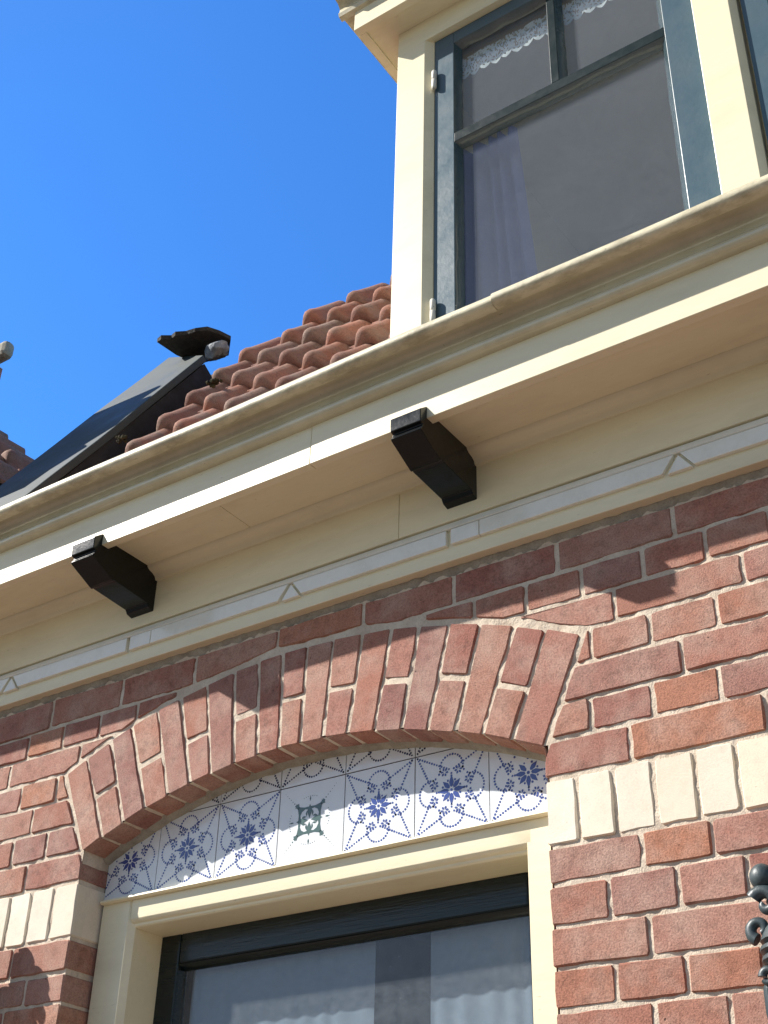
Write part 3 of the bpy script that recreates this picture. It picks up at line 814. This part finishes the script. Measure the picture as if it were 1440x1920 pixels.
# ------------------------------------------------------------------ dormer
d = MB()
d.runz([(-1.2845, 0), (-1.203, 0), (-1.185, .018), (-1.185, .09), (-1.2845, .09)], 1.55, 2.893)
d.runz([(-.5235, .05), (-.5235, .001), (-.522, 0), (-.4466, 0), (-.4346, .018), (-.4346, .09), (-.5235, .09)], 1.55, 2.893)
d.runz([(.233, .05), (.233, 0), (.31, 0), (.31, .09), (.233, .09)], 1.55, 2.893)
d.runx([(.0005, 2.8120), (.0005, 2.893), (.085, 2.893), (.085, 2.8120)], -1.2030, -.5235, .2)
d.runx([(.0005, 2.8120), (.0005, 2.893), (.085, 2.893), (.085, 2.8120)], -.4466, .233, .2)
d.runx([(-.02, 1.56), (-.02, 1.70), (.085, 1.715), (.085, 1.56)], -1.2840, .309, .2)
d.box(-1.2835, -1.262, .09, 1.3, 1.6, 2.893); d.box(.289, .309, .09, 1.3, 1.6, 2.893)
dorm = d.build('dormer', M_cream, house, bevel=.0012)
e = MB()
def ring(b, off_, z0, z1, xl=-1.2845, xr=.31):
    pass
xe0, xe1, ye = -1.369, .395, -.08
e = MB(); e.box(xe0, xe1, ye, ye + .022, 2.885, 2.958); e.box(xe0, xe0 + .022, ye + .0222, 1.25, 2.885, 2.958); e.box(xe1 - .022, xe1, ye + .0222, 1.25, 2.885, 2.958)
e.build('eave_fascia', M_cream, dorm, bevel=.001)
e = MB(); e.box(xe0 + .0222, xe1 - .0222, ye + .0222, 1.25, 2.8925, 2.904); e.build('eave_soffit', M_cream, dorm)
e = MB()
pr = [(ye + .004, 2.956), (ye - .010, 2.960), (ye - .014, 2.970), (ye - .010, 2.980), (ye - .008, 2.992), (ye - .018, 3.006), (ye - .040, 3.012), (ye - .055, 3.014), (ye - .058, 3.034), (ye + .004, 3.036)]
e.runx(pr, xe0 - .045, xe1 + .045, .1); e.box(xe0 - .044, xe0 + .02, ye + .0042, 1.27, 2.972, 3.03)
e.build('eave_moulding', M_cream_dirty, dorm, smooth=40)
e = MB(); e.box(xe0 + .02, xe1 - .02, ye + .03, 1.25, 3.0, 3.022); e.build('dormer_roof', M_zinc, dorm)
e = MB()
for a in ((-1.26, .285, .95, .97, 1.6, 2.88), (-1.26, .285, .095, 1.25, 2.865, 2.885), (-1.26, .285, .095, 1.25, 1.6, 1.62), (-1.2615, -1.256, .096, .949, 1.621, 2.864)): e.box(*a)
e.build('attic_room', M_room, dorm)
e = MB(); e.box(-1.18, .23, .07, .095, 2.728, 2.86); e.build('curtain_board', M_wood_in, dorm, bevel=.002)

def sash_set(dx, full):
    yf, yg = .018, .042
    b = MB()
    zlo, ztop = 1.715, 2.811
    p1 = (-1.1178, -.881, 2.453, 2.760); p2 = (-.838, -.612, 2.453, 2.760); p3 = (-1.1178, -.612, 1.80, 2.401)
    w_ = .011
    sx0, sx1 = -1.1835, -.5240
    st = []
    b.box(sx0 + dx, p1[0] - w_ + dx, yf, .05, zlo, ztop); s_ = b.build('sash', M_faded, dorm, bevel=.0015)
    for nm, bx in (('stile', (p2[1] + .017, sx1, yf, .05, zlo, ztop)), ('top_rail', (p1[0] - w_, p2[1] + .017, yf + .0002, .05, p1[3] + w_, ztop)),
                   ('bottom_rail', (p1[0] - w_, p2[1] + .017, yf + .0002, .05, zlo, p3[2] - w_)),
                   ('transom', (p1[0] - w_, p2[1] + .017, yf + .0004, .05, p3[3] + w_, p1[2] - w_)),
                   ('muntin', (p1[1] + w_, p2[0] - w_, yf + .0004, .05, p1[2] - w_, p1[3] + w_))):
        b = MB(); x0, x1, y0, y1, z0, z1 = bx; b.box(x0 + dx, x1 + dx, y0, y1, z0, z1); b.build(nm, M_bar if nm in ('transom', 'muntin') else M_faded, dorm, bevel=.0015)
    for (x0, x1, z0, z1) in (p1, p2, p3):
        b = MB(); wr = .017 if x1 == p2[1] else w_
        O = [(x0 - w_, z0 - w_), (x1 + wr, z0 - w_), (x1 + wr, z1 + w_), (x0 - w_, z1 + w_)]; I = [(x0, z0), (x1, z0), (x1, z1), (x0, z1)]
        k = 22; vs = []; fs = []
        for q in range(4):
            for s in range(k):
                t = s / k; o1 = Vector(O[q]).lerp(Vector(O[(q + 1) % 4]), t); i1 = Vector(I[q]).lerp(Vector(I[(q + 1) % 4]), t)
                j_ = noise.noise((o1.x * 28, o1.y * 28, q)) * .0022
                mdx = (i1 - o1).normalized() if (i1 - o1).length > 0 else Vector((0, 0))
                vs += [(o1.x + dx, yf + .0012, o1.y), ((o1.x + i1.x) / 2 + dx + mdx.x * j_, (yf + yg) / 2 - .002 + j_ * .5, (o1.y + i1.y) / 2 + mdx.y * j_), (i1.x + dx + mdx.x * j_, yg - .0005, i1.y + mdx.y * j_)]
        T = 4 * k
        for s in range(T):
            for a in range(2): fs.append((s * 3 + a, ((s + 1) % T) * 3 + a, ((s + 1) % T) * 3 + a + 1, s * 3 + a + 1))
        b.add(vs, fs); b.build('putty', M_putty, dorm, smooth=50, flip=False)
        b = MB(); b.box(x0 - .004 + dx, x1 + .004 + dx, yg, yg + .003, z0 - .004, z1 + .004); b.build('pane', M_glass_up, dorm)
sash_set(0, True)
sash_set(.7565, False)
for zc_ in (2.655, 1.905):
    b = MB(); b.lathe((-1.1795, .0085, zc_), [(.0045, -.032), (.0065, -.029), (.0065, -.001), (.0056, 0), (.0065, .001), (.0065, .029), (.0045, .033)], 12)
    b.build('hinge', M_white_hinge, dorm, smooth=50)

cloth('drape', -1.185, -1.021, .125, 1.72, 2.50, M_drape, 5, .021, 'mauve drape at the left of the dormer window, below the bar', 'curtain', xr_bot=-.965)
# lace valances
def lace(x0, x1, label):
    b = MB(); y = .054; n = int((x1 - x0) / .003)
    sc = .030
    hole = lambda i, j: (i % 5 in (1, 3) and j % 4 == 1) or (i % 5 == 2 and j % 4 == 3)
    cols = []
    for i in range(n + 1):
        x = x0 + (x1 - x0) * i / n
        zb_ = 2.678 - .013 * abs(math.sin(math.pi * (x - x0) / sc)) - .002 * abs(math.sin(3 * math.pi * (x - x0) / sc))
        cols.append((x, zb_))
    rows = [0, .003, .006, .009, .013, .018, .023, .028, .033, .038, .043, .048, .053, .058, .063]
    for i, (x, zb_) in enumerate(cols):
        for r_ in rows: b.v.append((x, y + .0018 * math.sin(x * 90), zb_ + r_ * (2.742 - zb_) / .063))
    k = len(rows)
    for i in range(n):
        for j in range(k - 1):
            if j in (3, ) and i % 4 in (1, 2): continue
            if j > 4 and random.random() < .32 + .25 * math.sin(i * .7) * math.sin(j * 1.3): continue
            b.f.append([i * k + j, (i + 1) * k + j, (i + 1) * k + j + 1, i * k + j + 1]); b.m.append(0)
    return b.build('lace_valance', M_lace, None, flip=False, label=label, cat='lace curtain', group='lace trims in the dormer window')
lace(-1.165, -.865, 'scalloped white lace trim behind the upper left dormer pane')
lace(-.850, -.600, 'scalloped white lace trim behind the upper right dormer pane')

# ------------------------------------------------------------------ neighbour's house at the far left
nb = obj('neighbour_house', None, label='neighbouring house at the far left with shaded purple clay roof behind the verge', cat='house', loc=(-4.2, 1.4, 0))
b = MB(); b.prism([(-5.6, -1.6), (-3.02, -1.6), (-3.02, 2.33), (-3.9, 3.14), (-5.6, 3.14)], .62, 2.6); b.build('wall', M_brick, nb)
NA, NB, NC = Vector((-3.34, .5, 2.79)), Vector((-3.076, .5, 2.545)), Vector((-2.695, .1, 2.063))
ex = (NB - NA).normalized(); en = ex.cross(NC - NA).normalized()
if en.z < 0: en = -en
ev = en.cross(ex)
if ev.z < 0: ev = -ev; 
if ex.cross(ev).dot(en) < 0: ex = -ex
NM = Matrix((ex, ev, en)).transposed().to_4x4()
dn = (NB - NA).normalized()
def npt(u, v, n): return NA + dn * u - ev * v + en * n
b = MB()
b.add([npt(u, v, n) for n in (-.10, -.07) for v in (.01, .62) for u in (-.9, .75)], [(0, 2, 3, 1), (4, 5, 7, 6), (0, 1, 5, 4), (2, 6, 7, 3), (0, 4, 6, 2), (1, 3, 7, 5)])
nroof = b.build('roof', M_slate, nb)
offn = wloc(nroof)
for j in range(4):
    for i in range(10):
        p = npt(-.85 + i * .159, .155 * (j + 1), -.058 + random.uniform(-.002, .003)) + Vector((0, 0, ZO))
        o = obj('roof_tile', tm, nroof); o.matrix_basis = Matrix.Translation(p - offn) @ NM @ Matrix.Rotation(random.uniform(-.03, .03), 4, 'Z')
b = MB(); b.box(-4.1, -3.47, .49, .55, 2.6, 3.12); b.build('gable', M_brick, nb)
b = MB(); b.box(-4.15, -3.385, .48, .53, 3.115, 3.185); b.build('coping_stone', M_cement, nb, bevel=.018)
# unseen board added out of frame, cut to throw wavy shade over the verge
b = MB(); b.prism([(-2.99, 2.0), (-2.53, 2.0), (-2.60, 2.16), (-2.64, 2.34), (-2.72, 2.40), (-2.74, 2.56), (-2.80, 2.66), (-2.88, 2.86), (-2.98, 2.90), (-3.02, 3.05), (-3.4, 3.10)], -.19, -.155); b.build('verge_shade_board', M_cream_mould, nb)

# ------------------------------------------------------------------ moss, iron ornaments
def moss(p, r_, label):
    b = MB()
    for i in range(26):
        a, c_ = random.uniform(0, 6.28), random.uniform(0, 1)
        b.ball((p[0] + r_ * c_ * math.cos(a), p[1] + r_ * .4 * random.uniform(-1, 1), p[2] + r_ * .6 * c_ * math.sin(a)), r_ * random.uniform(.18, .36), 6, 4)
    b.build('moss_clump', M_moss, None, flip=False, label=label, cat='moss', group='moss clumps on the roof tiles')
def rq(u, v, n): p = rp(u, v, n); return p
moss(rq(-1.950, .30, .018), .020, 'dark dry moss clump on the tiles right of the verge board, the higher one')
moss(rq(-2.085, .02, .028), .016, 'small dark moss ball low on the tiles beside the gutter near the verge')

def ornament(xc, zc_, y, label):
    t = obj('wall_ornament', None, label=label, cat='ironwork', group='cast iron ornaments beside the window', loc=(xc, y, zc_ + ZO))
    def P3(dx, dz, dy=0): return (xc + dx, y + dy, zc_ + dz)
    b = MB()
    b.lathe(P3(0, 0), [(.010, .112), (.020, .106), (.026, .09), (.024, .075), (.028, .06), (.020, .045), (.024, .035), (.034, .024), (.040, .014), (.042, .008), (.036, .004), (.043, 0), (.044, -.005), (.037, -.009), (.042, -.013), (.043, -.018), (.034, -.024), (.028, -.036)], 20)
    b.ball(P3(0, .122), .015)
    b.build('stem', M_iron, t, smooth=50)
    for s in (-1, 1):
        b = MB(); b.ball(P3(.026 * s, .093, -.012), .0175, 14, 10, (1, .9, 1.05)); b.build('bud', M_iron, t, smooth=60)
        b = MB()
        sp = [(.024 * s + (.019 - .00045 * k) * math.cos(k * .175 + .5) * s, .056 + (.019 - .00045 * k) * math.sin(k * .175 + .5)) for k in range(36)]
        b.tube([P3(q[0], q[1], -.016) for q in sp], [.0105 - .00015 * k for k in range(36)], 10)
        b.build('upper_scroll', M_iron, t, smooth=60)
        b = MB()
        sp = [((.040 + (.014 - .0003 * k) * math.cos(k * .19 - 1.2)) * s, .026 + (.014 - .0003 * k) * math.sin(k * .19 - 1.2)) for k in range(30)]
        b.tube([P3(q[0], q[1], -.008) for q in sp], [.0088 - .00013 * k for k in range(30)], 10)
        b.build('lower_scroll', M_iron, t, smooth=60)
        b = MB(); b.tube([P3((.034 + .008 * math.cos(k * .25)) * s, -.036 + .008 * math.sin(k * .25), -.014) for k in range(24)], [.0065 - .0001 * k for k in range(24)], 8)
        b.build('curl', M_iron, t, smooth=60)
    b = MB()
    b.prism([(xc + u, zc_ + v) for u, v in ((-.041, -.034), (-.047, -.05), (-.047, -.08), (-.041, -.11), (-.028, -.145), (0, -.17), (.028, -.145), (.041, -.11), (.047, -.08), (.047, -.05), (.041, -.034))], y - .012, y + .05)
    b.build('shield', M_iron, t, bevel=.008, smooth=40)
    b = MB(); b.tube([P3(.030 * math.cos(k * math.pi / 12), -.062 + .030 * math.sin(k * math.pi / 12), -.013) for k in range(24)], .0048, 8, closed=True)
    b.build('ring', M_iron_light, t, smooth=60)
ornament(-.570, .470, -.052, 'dark cast iron wall ornament with pale ring at the right edge of the bricks')
ornament(-2.262, .665, -.085, 'dark cast iron wall ornament on the bricks left of the arched window')
